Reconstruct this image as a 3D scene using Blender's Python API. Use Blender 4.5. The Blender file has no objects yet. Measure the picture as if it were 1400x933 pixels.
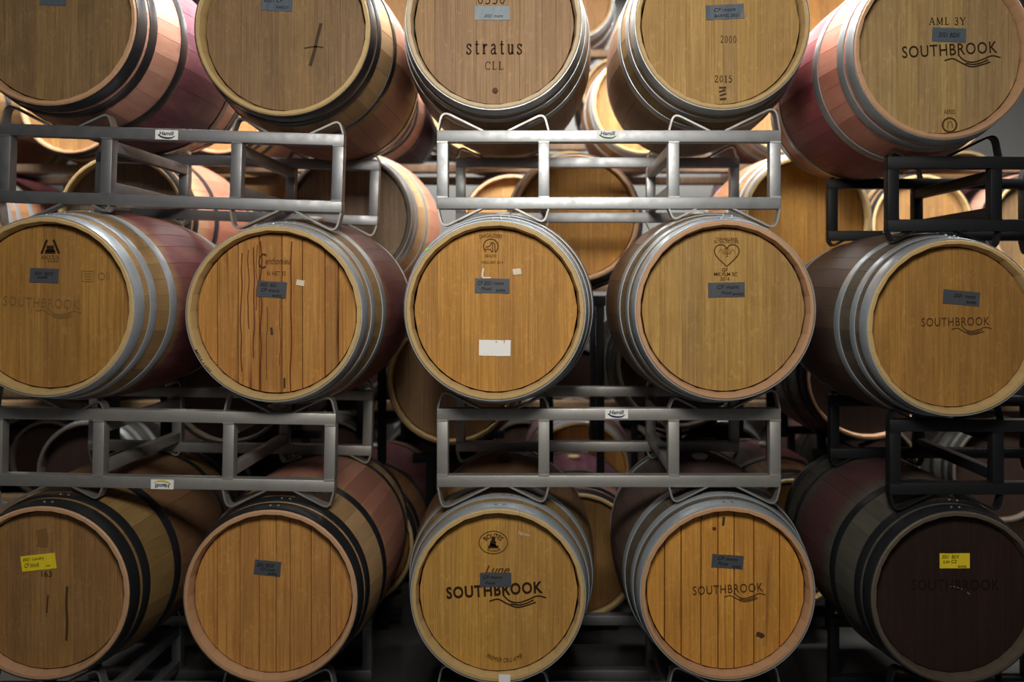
import bpy, bmesh, math, random
from mathutils import Vector, Matrix
random.seed(7)
sc = bpy.context.scene
col = sc.collection
R_ = math.radians

# ------------------------------------------------------------------ camera
F, CX, CY, D0, EYE = 1100.0, 745.0, 390.0, 2.558, 1.62
cam = bpy.data.cameras.new('camera')
cam.sensor_width = 36.0
cam.lens = F / 1400.0 * 36.0
cam.shift_x = (700.0 - CX) / 1400.0
cam.shift_y = -(466.5 - CY) / 1400.0
cam.clip_start = 0.05
cam.dof.use_dof = True
cam.dof.focus_distance = D0 + 0.06
cam.dof.aperture_fstop = 1.5
co = bpy.data.objects.new('camera', cam)
col.objects.link(co)
co.location = (0, -D0, EYE)
co.rotation_euler = (R_(90), 0, 0)
sc.camera = co

# ------------------------------------------------------------------ world and lights
w = bpy.data.worlds.new('world')
sc.world = w
w.use_nodes = True
w.node_tree.nodes['Background'].inputs[0].default_value = (0.80, 0.88, 1.0, 1)
wn = w.node_tree
wg = wn.nodes.new('ShaderNodeTexCoord'); ws = wn.nodes.new('ShaderNodeSeparateXYZ'); wm = wn.nodes.new('ShaderNodeMapRange')
wn.links.new(wg.outputs['Generated'], ws.inputs[0]); wn.links.new(ws.outputs[2], wm.inputs[0])
wm.inputs[1].default_value, wm.inputs[2].default_value, wm.inputs[3].default_value, wm.inputs[4].default_value = -.05, .85, .003, .08
wn.links.new(wm.outputs[0], wn.nodes['Background'].inputs[1])

def area(name, loc, target, sx, sy, power, color):
    l = bpy.data.lights.new(name, 'AREA')
    l.shape = 'RECTANGLE'
    l.size, l.size_y = sx, sy
    l.energy = power
    l.color = color
    o = bpy.data.objects.new(name, l)
    col.objects.link(o)
    o.location = loc
    d = Vector(target) - Vector(loc)
    o.rotation_euler = d.to_track_quat('-Z', 'Y').to_euler()
    return o

# high bay lamps over the stacks, plus a fill light added above the camera
area('skylight_over_stacks', (0.1, 0.62, 4.35), (0.1, 0.62, 0), 6.0, 0.6, 880, (1.0, 0.97, 0.93))
area('high_bay_lamp_rear', (0.0, 4.7, 4.6), (0.0, 4.9, 0), 4.0, 0.4, 240, (1.0, 0.98, 0.94))
area('front_fill_light', (-0.05, -2.2, 2.85), (-0.05, 0, 1.3), 0.9, 0.5, 66, (1.0, 0.95, 0.86))  # unseen fill, placed so brightness falls off towards the corners

sc.view_settings.view_transform = 'Standard'
sc.view_settings.look = 'None'
sc.view_settings.gamma = 1.0
sc.view_settings.use_curve_mapping = False
sc.view_settings.exposure = 0.0

# ------------------------------------------------------------------ helpers
def W(px, py, y):
    s = (D0 + y) / F
    return (px - CX) * s, EYE + (CY - py) * s

def link(name, me, parent=None, loc=(0, 0, 0), rot=(0, 0, 0)):
    o = bpy.data.objects.new(name, me)
    col.objects.link(o)
    if parent is not None:
        o.parent = parent
    o.location = loc
    o.rotation_euler = rot
    return o

def tag(o, label=None, cat=None, group=None, kind=None):
    if label: o['label'] = label
    if cat: o['category'] = cat
    if group: o['group'] = group
    if kind: o['kind'] = kind
    return o

def mesh(name, verts, faces, mats, fmat=None, smooth=None):
    me = bpy.data.meshes.new(name)
    me.from_pydata(verts, [], faces)
    for m in mats:
        me.materials.append(m)
    if fmat:
        me.polygons.foreach_set('material_index', fmat)
    if smooth is not None:
        me.polygons.foreach_set('use_smooth', [True] * len(me.polygons))
        me.update()
        me.set_sharp_from_angle(angle=R_(smooth))
    me.update()
    return me

def box_data(x0, x1, y0, y1, z0, z1, c=0.0):
    """a box with its long edges chamfered by c"""
    if c <= 0:
        v = [(x0,y0,z0),(x1,y0,z0),(x1,y1,z0),(x0,y1,z0),(x0,y0,z1),(x1,y0,z1),(x1,y1,z1),(x0,y1,z1)]
        f = [(3,2,1,0),(4,5,6,7),(0,1,5,4),(1,2,6,5),(2,3,7,6),(3,0,4,7)]
        return v, f
    bm = bmesh.new()
    v, f = box_data(x0, x1, y0, y1, z0, z1)
    vs = [bm.verts.new(p) for p in v]
    for q in f:
        bm.faces.new([vs[i] for i in q])
    bmesh.ops.bevel(bm, geom=bm.edges[:], offset=c, segments=2, affect='EDGES', profile=0.5)
    bm.verts.index_update()
    out = [tuple(p.co) for p in bm.verts], [tuple(p.index for p in q.verts) for q in bm.faces]
    bm.free()
    return out

def box(name, b, mat, parent=None, c=0.0, loc=(0, 0, 0), rot=(0, 0, 0)):
    v, f = box_data(*b, c=c)
    return link(name, mesh(name, v, f, [mat], smooth=40 if c else None), parent, loc, rot)

def round_path(pts, rad, n=5):
    out = [pts[0]]
    for i in range(1, len(pts) - 1):
        a, b, c = (Vector(pts[i-1]), Vector(pts[i]), Vector(pts[i+1]))
        r = min(rad, (a-b).length * .45, (c-b).length * .45)
        p, q = b + (a-b).normalized() * r, b + (c-b).normalized() * r
        for k in range(n + 1):
            t = k / n
            out.append(tuple((1-t)**2 * p + 2*t*(1-t) * b + t*t * q))
    out.append(pts[-1])
    return out

def smooth_path(pts, n=6):
    P = [Vector(p) for p in pts]
    P = [P[0]*2 - P[1]] + P + [P[-1]*2 - P[-2]]
    out = []
    for i in range(1, len(P) - 2):
        for k in range(n):
            t = k / n
            out.append(tuple(0.5 * ((2*P[i]) + (P[i+1]-P[i-1])*t + (2*P[i-1]-5*P[i]+4*P[i+1]-P[i+2])*t*t + (3*P[i]-P[i-1]-3*P[i+1]+P[i+2])*t**3)))
    out.append(tuple(P[-2]))
    return out

def offsets(pts, wd):
    """left and right offset points of a path in the plane; wd a number or one width per point"""
    n = len(pts)
    L, Rr = [], []
    for i in range(n):
        a = Vector(pts[max(i-1, 0)]); b = Vector(pts[min(i+1, n-1)])
        d = (b - a)
        d = d.normalized() if d.length > 1e-9 else Vector((1, 0))
        h = (wd[i] if isinstance(wd, (list, tuple)) else wd) / 2
        nrm = Vector((-d.y, d.x)) * h
        p = Vector(pts[i])
        L.append(tuple(p + nrm)); Rr.append(tuple(p - nrm))
    return L, Rr

def strap(name, pts, th, y0, y1, mat, parent):
    """flat bar bent along a path in x,z, reaching from y0 to y1"""
    L, Q = offsets(pts, th)
    n = len(pts)
    v, f = [], []
    for i in range(n):
        v += [(L[i][0], y0, L[i][1]), (Q[i][0], y0, Q[i][1]), (Q[i][0], y1, Q[i][1]), (L[i][0], y1, L[i][1])]
    for i in range(n - 1):
        a, b = 4*i, 4*i + 4
        for k in range(4):
            f.append((a+k, a+(k+1) % 4, b+(k+1) % 4, b+k))
    f += [(3,2,1,0), (4*n-4, 4*n-3, 4*n-2, 4*n-1)]
    return link(name, mesh(name, v, f, [mat], smooth=40), parent)

# ------------------------------------------------------------------ materials
def nodes(name):
    m = bpy.data.materials.new(name)
    m.use_nodes = True
    nt = m.node_tree
    b = nt.nodes['Principled BSDF']
    return m, nt, b

def N(nt, typ, ins=None, **kw):
    n = nt.nodes.new(typ)
    for k, v in kw.items():
        setattr(n, k, v)
    for k, v in (ins or {}).items():
        if isinstance(v, bpy.types.NodeSocket):
            nt.links.new(v, n.inputs[k])
        else:
            n.inputs[k].default_value = v
    return n

def M_(nt, op, a, b=None, c=None):
    ins = {0: a}
    if b is not None: ins[1] = b
    if c is not None: ins[2] = c
    return N(nt, 'ShaderNodeMath', ins, operation=op).outputs[0]

def mixc(nt, fac, a, b, mode='MIX'):
    n = nt.nodes.new('ShaderNodeMix')
    n.data_type = 'RGBA'
    n.blend_type = mode
    for s, v in ((n.inputs[0], fac), (n.inputs[6], a), (n.inputs[7], b)):
        if isinstance(v, bpy.types.NodeSocket):
            nt.links.new(v, s)
        else:
            s.default_value = v if not isinstance(v, tuple) or len(v) == 4 else (*v, 1)
    return n.outputs[2]

def ramp(nt, fac, lo, hi):
    return N(nt, 'ShaderNodeMapRange', {0: fac, 1: lo, 2: hi, 3: 0.0, 4: 1.0}).outputs[0]

def wood_coords(nt, axis):
    tc = N(nt, 'ShaderNodeTexCoord')
    oi = N(nt, 'ShaderNodeObjectInfo')
    rnd = oi.outputs['Random']
    off = N(nt, 'ShaderNodeCombineXYZ', {0: M_(nt, 'MULTIPLY', rnd, 37.0), 1: M_(nt, 'MULTIPLY', rnd, 91.0), 2: M_(nt, 'MULTIPLY', rnd, 53.0)})
    v = N(nt, 'ShaderNodeVectorMath', {0: tc.outputs['Object'], 1: off.outputs[0]}, operation='ADD').outputs[0]
    def noise(across, along, detail=4, rough=.6, dist=0.0):
        s = (across, across, along) if axis == 'z' else (across, along, across)
        mp = N(nt, 'ShaderNodeVectorMath', {0: v, 1: s}, operation='MULTIPLY').outputs[0]
        return N(nt, 'ShaderNodeTexNoise', {'Vector': mp, 'Scale': 1.0, 'Detail': detail, 'Roughness': rough, 'Distortion': dist}).outputs[0]
    return tc, rnd, noise

def oak_head(name, c1, c2, streak=0.0, sc_=(.07, .02, .008), vary=.10, rough=.62, mottle=.35):
    m, nt, b = nodes(name)
    tc, rnd, noise = wood_coords(nt, 'z')
    broad = ramp(nt, noise(9, 2.2, 3), .32, .68)
    fine = ramp(nt, noise(150, 3.2, 6, .75), .34, .66)
    rays = ramp(nt, noise(40, 26, 3, .6, 1.5), .55, .75)
    c = mixc(nt, broad, c1, c2)
    dark = (c1[0] * .58, c1[1] * .52, c1[2] * .45)
    c = mixc(nt, M_(nt, 'MULTIPLY', fine, .8), c, dark)
    c = mixc(nt, M_(nt, 'MULTIPLY', rays, .26), c, tuple(min(1, x * 1.45) for x in c2))
    blot = ramp(nt, noise(5, 4, 4, .65, .6), .52, .75)
    c = mixc(nt, M_(nt, 'MULTIPLY', blot, mottle), c, tuple(x * .5 for x in c1))
    if streak:
        s1 = ramp(nt, noise(34, .9, 4, .6, .8), .60, .70)
        c = mixc(nt, M_(nt, 'MULTIPLY', s1, streak), c, sc_)
    gain = M_(nt, 'ADD', M_(nt, 'MULTIPLY', rnd, 2 * vary), 1 - vary)
    g = N(nt, 'ShaderNodeCombineColor', {0: gain, 1: gain, 2: M_(nt, 'MULTIPLY', gain, M_(nt, 'ADD', M_(nt, 'MULTIPLY', rnd, -.2), 1.1))}).outputs[0]
    c = mixc(nt, 1.0, c, g, 'MULTIPLY')
    nt.links.new(c, b.inputs['Base Color'])
    b.inputs['Roughness'].default_value = rough
    b.inputs['Specular IOR Level'].default_value = .3
    bp = N(nt, 'ShaderNodeBump', {'Strength': .18, 'Distance': .002, 'Height': fine})
    nt.links.new(bp.outputs[0], b.inputs['Normal'])
    return m

def oak_stave(name, c1, c2, stain=(.10, .018, .03), amt=.9, inner=.2, length=.95, rough=.55):
    """stave oak: bare wood by the heads, wine stained round the bung in the middle"""
    m, nt, b = nodes(name)
    tc, rnd, noise = wood_coords(nt, 'y')
    broad = ramp(nt, noise(12, 2.5, 3), .32, .68)
    fine = ramp(nt, noise(110, 5, 5, .7), .3, .7)
    c = mixc(nt, broad, c1, c2)
    c = mixc(nt, M_(nt, 'MULTIPLY', fine, .4), c, tuple(x * .55 for x in c1))
    sx = N(nt, 'ShaderNodeSeparateXYZ', {0: tc.outputs['Object']})
    d = M_(nt, 'ABSOLUTE', M_(nt, 'SUBTRACT', sx.outputs[1], length / 2))
    edge = M_(nt, 'ADD', d, M_(nt, 'MULTIPLY', M_(nt, 'SUBTRACT', noise(30, 8, 4), .5), .10))
    msk = N(nt, 'ShaderNodeMapRange', {0: edge, 1: inner + .05, 2: inner - .03, 3: 0.0, 4: 1.0}).outputs[0]
    msk = M_(nt, 'MULTIPLY', msk, M_(nt, 'ADD', M_(nt, 'MULTIPLY', noise(16, 6, 3), .6), .55))
    c = mixc(nt, N(nt, 'ShaderNodeClamp', {0: M_(nt, 'MULTIPLY', msk, amt)}).outputs[0], c, stain)
    gain = M_(nt, 'ADD', M_(nt, 'MULTIPLY', rnd, .34), .80)
    g = N(nt, 'ShaderNodeCombineColor', {0: gain, 1: gain, 2: gain}).outputs[0]
    c = mixc(nt, 1.0, c, g, 'MULTIPLY')
    nt.links.new(c, b.inputs['Base Color'])
    b.inputs['Roughness'].default_value = rough
    b.inputs['Specular IOR Level'].default_value = .4
    bp = N(nt, 'ShaderNodeBump', {'Strength': .2, 'Distance': .002, 'Height': fine})
    nt.links.new(bp.outputs[0], b.inputs['Normal'])
    return m

def metal(name, c, rough, metallic=1.0, blot=.35, c2=None, scale=30):
    m, nt, b = nodes(name)
    tc = N(nt, 'ShaderNodeTexCoord')
    n1 = ramp(nt, N(nt, 'ShaderNodeTexNoise', {'Vector': tc.outputs['Object'], 'Scale': scale, 'Detail': 5, 'Roughness': .65}).outputs[0], .3, .7)
    n2 = ramp(nt, N(nt, 'ShaderNodeTexNoise', {'Vector': tc.outputs['Object'], 'Scale': scale * .2, 'Detail': 3}).outputs[0], .35, .65)
    cc = mixc(nt, M_(nt, 'MULTIPLY', n1, blot), c, c2 or tuple(x * .55 for x in c))
    cc = mixc(nt, M_(nt, 'MULTIPLY', n2, blot * .7), cc, tuple(x * .7 for x in c))
    nt.links.new(cc, b.inputs['Base Color'])
    b.inputs['Metallic'].default_value = metallic
    nt.links.new(M_(nt, 'ADD', M_(nt, 'MULTIPLY', n1, .18), rough), b.inputs['Roughness'])
    return m

def plain(name, c, rough=.6, spec=.4, blot=.15, scale=60):
    m, nt, b = nodes(name)
    tc = N(nt, 'ShaderNodeTexCoord')
    n1 = N(nt, 'ShaderNodeTexNoise', {'Vector': tc.outputs['Object'], 'Scale': scale, 'Detail': 4}).outputs[0]
    cc = mixc(nt, M_(nt, 'MULTIPLY', n1, blot), c, tuple(x * .5 for x in c))
    nt.links.new(cc, b.inputs['Base Color'])
    b.inputs['Roughness'].default_value = rough
    b.inputs['Specular IOR Level'].default_value = spec
    return m

H = {
 'grey':   oak_head('oak_head_grey_brown', (.20, .122, .055), (.28, .175, .08), mottle=.45),
 'rosy':   oak_head('oak_head_rosy', (.30, .18, .092), (.38, .24, .128), mottle=.3),
 'tan':    oak_head('oak_head_tan', (.36, .215, .07), (.46, .29, .10)),
 'gold':   oak_head('oak_head_gold', (0.328, 0.165, 0.040), (0.406, 0.217, 0.058)),
 'amber':  oak_head('oak_head_amber', (0.437, 0.214, 0.045), (0.551, 0.285, 0.068)),
 'seep':   oak_head('oak_head_seeping', (0.396, 0.183, 0.044), (0.486, 0.246, 0.068), streak=.9, sc_=(.10, .016, .006)),
 'straw':  oak_head('oak_head_straw', (0.361, 0.207, 0.060), (0.430, 0.266, 0.088)),
 'board':  oak_head('oak_head_dry_boards', (.56, .255, .045), (.68, .34, .07), streak=.55, sc_=(.16, .05, .012)),
 'peach':  oak_head('oak_head_peach', (.44, .205, .055), (.54, .275, .08), streak=.45, sc_=(.22, .045, .02)),
 'brown':  oak_head('oak_head_brown', (.28, .145, .05), (.36, .20, .072), streak=.35, sc_=(.07, .02, .012)),
 'honey':  oak_head('oak_head_honey', (.46, .245, .055), (.56, .32, .08)),
 'dun':    oak_head('oak_head_dun', (.32, .21, .09), (.40, .275, .125)),
 'wine':   oak_head('oak_head_wine_and_shade', (.021, .0085, .005), (.030, .0125, .007), mottle=.5, rough=.75),  # wine-stained head; on rear barrels this dark tone paints in shade
 'cool':   oak_head('oak_head_cool', (.22, .15, .10), (.29, .20, .13)),
}
S = {
 'pink':   oak_stave('oak_stave_wine_pink', (.46, .235, .165), (.56, .31, .23), stain=(.105, .02, .062), amt=1.0, inner=.21),
 'blush':  oak_stave('oak_stave_blush', (.50, .19, .13), (.60, .27, .19), stain=(.24, .035, .06), amt=1.0, inner=.20),
 'pale':   oak_stave('oak_stave_pale', (0.376, 0.231, 0.106), (0.448, 0.293, 0.156), stain=(.30, .10, .09), amt=.8, inner=.18),
 'oak':    oak_stave('oak_stave_plain', (0.220, 0.123, 0.045), (0.281, 0.162, 0.065), stain=(.16, .05, .035), amt=.7, inner=.16),
 'olive':  oak_stave('oak_stave_olive', (0.202, 0.123, 0.045), (0.257, 0.162, 0.060), stain=(.11, .045, .03), amt=.75, inner=.20),
 'russet': oak_stave('oak_stave_russet', (0.220, 0.100, 0.045), (0.287, 0.145, 0.065), stain=(.13, .028, .045), amt=1.0, inner=.19),
 'grey':   oak_stave('oak_stave_weathered_grey', (0.081, 0.063, 0.044), (0.118, 0.093, 0.063), stain=(.085, .045, .04), amt=.8, inner=.22),
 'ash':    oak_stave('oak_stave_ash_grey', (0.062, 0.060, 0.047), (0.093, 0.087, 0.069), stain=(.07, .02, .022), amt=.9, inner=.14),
 'fawn':   oak_stave('oak_stave_fawn', (.30, .175, .07), (.40, .25, .105), stain=(.13, .025, .045), amt=1.0, inner=.235),
 'red':    oak_stave('oak_stave_red', (.46, .26, .14), (.52, .32, .19), stain=(.26, .085, .055), amt=1.0, inner=.30),
}
E = {
 'gold': plain('oak_end_gold', (.52, .36, .16), .6, blot=.5, scale=40),
 'rose': plain('oak_end_rose', (.50, .29, .16), .6, blot=.5, scale=40),
 'pale': plain('oak_end_pale', (.60, .47, .30), .6, blot=.45, scale=40),
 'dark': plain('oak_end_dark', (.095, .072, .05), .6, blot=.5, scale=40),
}
GALV = metal('galvanised_hoop_steel', (.60, .67, .74), .30, .62, .45)
GALV_DARK = metal('dull_hoop_steel', (.38, .41, .43), .34, .65, .45)
BLACK_HOOP = metal('black_hoop_paint', (.014, .015, .018), .28, 0.0, .3)
RACK = metal('rack_steel_dull', (.54, .56, .58), .42, .85, .45, (.30, .30, .30), 22)
RACK_WARM = metal('rack_steel_warm', (.46, .45, .43), .44, .8, .45, (.27, .26, .25), 22)
RACK_DARK = metal('rack_steel_grey', (.33, .335, .35), .42, .85, .4, (.2, .2, .21), 22)
BLACK_RACK = plain('black_rack_paint', (.009, .010, .012), .5, .3, .3)
STAND = plain('dark_stand_paint', (.008, .008, .009), .75, .15, .2)
STRAP = metal('cradle_strap_steel', (.44, .43, .41), .42, .85, .3)
RIVET = metal('rivet_steel', (.68, .70, .72), .3, 1.0, .2)
TAPE = plain('grey_duct_tape', (.066, .072, .084), .45, .5, .35, 90)
TAPE_BLUE = plain('blue_grey_duct_tape', (.085, .105, .135), .35, .6, .4, 90)
SILVER = plain('silver_duct_tape', (.19, .235, .27), .5, .4, .5, 70)
YELLOW = plain('yellow_tape', (.78, .60, .02), .5, .4, .12, 60)
WHITE = plain('white_sticker', (.78, .78, .76), .5, .4, .05, 60)
CREAM = plain('cream_sticker', (.66, .58, .45), .5, .4, .1, 60)
INK = plain('black_ink', (.012, .010, .012), .6, .2, .1)
BURN = plain('branded_wood_black', (.030, .015, .008), .75, .1, .2)
BURN_SOFT = plain('branded_wood_brown', (.085, .036, .012), .75, .1, .3)
BURN_FAINT = plain('branded_wood_faint', (.21, .115, .04), .75, .1, .3)
BURN_WINE = plain('branded_wood_on_wine', (.016, .008, .006), .75, .1, .3)
CHALK = plain('white_chalk', (.72, .70, .66), .9, .1, .3)
SCRATCH = plain('pale_scratch', (.16, .11, .09), .9, .1, .3)
SEEP = plain('seeped_wine', (.13, .026, .009), .6, .3, .3)
STAIN = plain('dark_stain', (.07, .045, .03), .8, .1, .5)
TAN = plain('torn_tan_paper', (.36, .20, .10), .7, .2, .2)
SILICONE = plain('white_silicone', (.80, .78, .70), .5, .4, .05)
SILICONE_Y = plain('yellowed_silicone', (.80, .66, .30), .5, .4, .05)
WOODBUNG = plain('wooden_bung', (.10, .05, .03), .7, .2, .3)
NAVY = plain('navy_print', (.012, .018, .06), .5, .3, .05)
GREEN = plain('green_print', (.01, .16, .05), .5, .3, .05)
YPRINT = plain('yellow_print', (.60, .46, .02), .5, .3, .05)
LIME = plain('lime_tape', (.18, .75, .12), .5, .3, .05)
TIMBER = oak_head('bearer_timber', (.20, .13, .075), (.27, .18, .11))
CONCRETE = plain('concrete_floor', (.05, .048, .045), .7, .3, .5, 6)
WALL = plain('painted_wall', (.27, .27, .265), .8, .2, .12, 4)

# ------------------------------------------------------------------ setting
tag(box('floor', (-7, 7, -6, 6.2, -.1, 0), CONCRETE), kind='structure')
tag(box('wall_back', (-7, 7, 6.0, 6.2, 0, 5.2), WALL), kind='structure')

# ------------------------------------------------------------------ barrels
L0 = .95
cache = {}

def prof(t, rh, R, L=L0):
    return rh + (R - rh) * (1 - ((t - L/2) / (L/2)) ** 2)

def stave_mesh(wdeg, rh, R, sm, em):
    k = ('stave', wdeg, rh, R, sm.name, em.name)
    if k in cache: return cache[k]
    ts = [0, .004, .031, .10, .23, .36, .475, .59, .72, .85, .919, .946, .95]
    h = R_(wdeg) / 2
    g, c = .0005, .0035
    v, f, fm = [], [], []
    n = 7
    for i, t in enumerate(ts):
        r = prof(t, rh, R)
        if i in (0, len(ts) - 1): r -= .004
        for a, dr in ((-h + g, -.0009), (-h + c, 0), (0, 0), (h - c, 0), (h - g, -.0009)):
            v.append((math.sin(a) * (r + dr), t, math.cos(a) * (r + dr)))
        ri = r - (.009 if i in (0, len(ts) - 1) else .026)
        if i in (1, len(ts) - 2): ri = r - .015
        v.append((math.sin(h - g) * ri, t, math.cos(h - g) * ri))
        v.append((-math.sin(h - g) * ri, t, math.cos(h - g) * ri))
    for i in range(len(ts) - 1):
        a, b = i * n, (i + 1) * n
        for q in range(n):
            f.append((a + q, b + q, b + (q + 1) % n, a + (q + 1) % n))
            fm.append(1 if (i in (0, len(ts) - 2) and q < 4) or (q == 5 and i in (0, 1, 2)) else 0)
    f.append(tuple(range(n))); fm.append(1)
    f.append(tuple(reversed(range((len(ts)-1)*n, len(ts)*n)))); fm.append(1)
    cache[k] = mesh('stave', v, f, [sm, em], fm, smooth=35)
    return cache[k]

def hoop_mesh(t0, t1, rh, R, m):
    k = ('hoop', t0, t1, rh, R, m.name)
    if k in cache: return cache[k]
    seg = 72
    sec = [(t0, .0003), (t0, .0026), (t0 + .0012, .0030), (t1 - .0012, .0030), (t1, .0026), (t1, .0003)]
    v, f = [], []
    for i in range(seg):
        a = 2 * math.pi * i / seg
        for t, d in sec:
            r = prof(t, rh, R) + d
            v.append((math.sin(a) * r, t, math.cos(a) * r))
    ns = len(sec)
    for i in range(seg):
        a, b = i * ns, ((i + 1) % seg) * ns
        for q in range(ns):
            f.append((a + q, a + (q+1) % ns, b + (q+1) % ns, b + q))
    cache[k] = mesh('hoop', v, f, [m], smooth=25)
    return cache[k]

BOARDS = []
for seed_ in range(4):
    rr = random.Random(seed_ + 3)
    ws = [rr.uniform(.75, 1.3) for _ in range(8)]
    s = sum(ws); x = -1.0; e = [x]
    for q in ws:
        x += 2 * q / s; e.append(x)
    e[-1] = 1.0
    BOARDS.append(e)

REC = .034
def board_mesh(lay, i, rad, m, gap):
    k = ('board', lay, i, rad, m.name, gap)
    if k in cache: return cache[k]
    x0, x1 = BOARDS[lay][i] * rad, BOARDS[lay][i+1] * rad
    def outline(ins):
        a, b = max(x0 + ins, -rad * .9995), min(x1 - ins, rad * .9995)
        xs = [a + (b - a) * q / 6 for q in range(7)]
        up = [(x, math.sqrt(max(rad*rad - x*x, 0))) for x in xs]
        return up + [(x, -z) for x, z in reversed(up)]
    off = ((i * 7 + lay * 3) % 5) * .00012
    rings = [(outline(gap + .0003 + gap), REC + off), (outline(gap), REC + off + .0006 + gap), (outline(gap), REC + .022)]
    v, f = [], []
    n = 14
    for o, y in rings:
        v += [(x, y, z) for x, z in o]
    f.append(tuple(range(n)))
    for r in range(2):
        for q in range(n):
            f.append((r*n + q, (r+1)*n + q, (r+1)*n + (q+1) % n, r*n + (q+1) % n))
    f.append(tuple(reversed(range(2*n, 3*n))))
    cache[k] = mesh('head_board', v, f, [m])
    return cache[k]

def disc_mesh(rad, y, m):
    k = ('disc', rad, y, m.name)
    if k in cache: return cache[k]
    n = 40
    v = [(math.cos(2*math.pi*i/n)*rad, y + d, math.sin(2*math.pi*i/n)*rad) for d in (0, .02) for i in range(n)]
    f = [tuple(range(n)), tuple(reversed(range(n, 2*n)))] + [(i, n+i, n+(i+1) % n, (i+1) % n) for i in range(n)]
    cache[k] = mesh('rear_head', v, f, [m])
    return cache[k]

def lathe(name, prof_, m, n=16):
    v, f = [], []
    for r, z in prof_:
        v += [(math.cos(2*math.pi*i/n)*r, math.sin(2*math.pi*i/n)*r, z) for i in range(n)]
    for j in range(len(prof_) - 1):
        for i in range(n):
            f.append((j*n+i, j*n+(i+1) % n, (j+1)*n+(i+1) % n, (j+1)*n+i))
    f += [tuple(reversed(range(n))), tuple(range((len(prof_)-1)*n, len(prof_)*n))]
    return mesh(name, v, f, [m], smooth=40)

BUNG = {k: lathe('bung', [(.020, -.012), (.022, .004), (.030, .006), (.031, .013), (.027, .016)], m) for k, m in
        (('white', SILICONE), ('yellow', SILICONE_Y), ('wood', WOODBUNG))}
RIVET_ME = lathe('rivet', [(.0055, 0), (.0052, .0015), (.0032, .003), (.0008, .0035)], RIVET, 10)

HOOPS_A = [(.005, .050), (.064, .100), (.235, .275)]
HOOPS_B = [(.003, .046), (.074, .104), (.175, .212)]
HOOPS_C = [(.004, .044), (.054, .086), (.205, .240)]

def barrel(px, py, y0, label, head, stave, end, hoop, lay, hoops=HOOPS_B, rh=.285, R=.34, group=None, bung='white',
           roll=0.0, rivets=False, gap=.0001, name='wine_barrel', at=None):
    x, z = at if at else W(px, py, y0)
    root = bpy.data.objects.new(name, None)
    col.objects.link(root)
    root.empty_display_size = .1
    root.location = (x, y0 + L0/2, z - R)
    tag(root, label, 'barrel', group)
    base = (0, -L0/2, R)
    pat = [10]*10 + [12]*10 + [14]*10
    rr = random.Random(int(px*7 + py*3 + 1000))
    rr.shuffle(pat)
    a = rr.uniform(0, 360)
    for wd in pat:
        a += wd / 2
        link('stave', stave_mesh(wd, rh, R, S[stave], E[end]), root, base, (0, R_(a), 0))
        a += wd / 2
    for i in range(8):
        link('head_board', board_mesh(lay, i, rh - .0235, H[head], gap), root, base)
    link('rear_head', disc_mesh(rh - .0235, L0 - .055, H[head]), root, base)
    for i, (t0, t1) in enumerate(hoops):
        ho = link('hoop', hoop_mesh(t0, t1, rh, R, hoop), root, base)
        if rivets:
            for q in (-1, 1):
                aa = R_(roll + 1 + 4 * i + q * 2.6)
                t = (t0 + t1) / 2
                r = prof(t, rh, R) + .0028
                link('rivet', RIVET_ME, ho, (math.sin(aa)*r, t, math.cos(aa)*r), (0, aa, 0))
        link('hoop', hoop_mesh(L0 - t1, L0 - t0, rh, R, hoop), root, base)
    if bung:
        link('bung', BUNG[bung], root, (0, 0, 2*R), (0, 0, 0))
    root['_c'] = (x, z, y0, rh, R)
    return root

# front wall of barrels: (px, py, y0) is where the middle of the head lies
B = {}
def front(key, *a, **k):
    B[key] = barrel(*a, rivets=True, **k)
    return B[key]

front('T1', 66, 24, .06, 'top-row barrel at far left with black hoops and pink wine-stained staves', 'grey', 'pink', 'rose', BLACK_HOOP, 0, HOOPS_A)
front('T2', 386, 38, .06, 'top-row barrel with black hoops and a dark scratch on its grey-brown head', 'grey', 'pale', 'gold', BLACK_HOOP, 1, HOOPS_C)
front('T3', 675, 29, .06, 'top-row barrel with silver tape over lower-case serif lettering and a small black plug', 'rosy', 'oak', 'pale', GALV_DARK, 2, HOOPS_B)
front('T4', 988, 30, .08, 'top-row barrel with the year 2015 stamped near the bottom of its head', 'tan', 'olive', 'gold', GALV_DARK, 3, HOOPS_B)
front('T5', 1291, 67, .0, 'top-row barrel at far right with pink staves and winery lettering under blue tape', 'dun', 'blush', 'rose', GALV_DARK, 0, HOOPS_A, R=.335)
front('M1', 60, 419.5, .0, 'middle-row barrel at far left with two-towered emblem over faint winery lettering', 'gold', 'fawn', 'gold', GALV, 1, HOOPS_B)
front('M2', 374, 429, .06, 'middle-row barrel with red wine seeping down its cracked vertical head boards', 'seep', 'fawn', 'gold', GALV, 2, HOOPS_B, gap=.0011)
front('M3', 677, 425, .0, 'middle-row barrel with a white paper label low on its golden head', 'amber', 'oak', 'gold', GALV, 3, HOOPS_B)
front('M4', 992, 424, .0, 'middle-row barrel with a heart emblem branded above grey tape', 'straw', 'olive', 'rose', GALV, 0, HOOPS_B)
front('M5', 1307, 448, .0, 'middle-row barrel at far right with weathered grey staves and tilted grey tape', 'gold', 'grey', 'gold', GALV, 1, HOOPS_B, rh=.28, R=.325)
front('B1', 57, 812, .08, 'bottom-row barrel at far left with yellow tape on a brown head', 'brown', 'olive', 'rose', BLACK_HOOP, 2, HOOPS_A, bung=None)
front('B2', 369, 817, .08, 'bottom-row barrel with black hoops and pinkish streaks down its orange head', 'peach', 'pale', 'rose', BLACK_HOOP, 3, HOOPS_A, R=.335, gap=.0008, bung=None)
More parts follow.
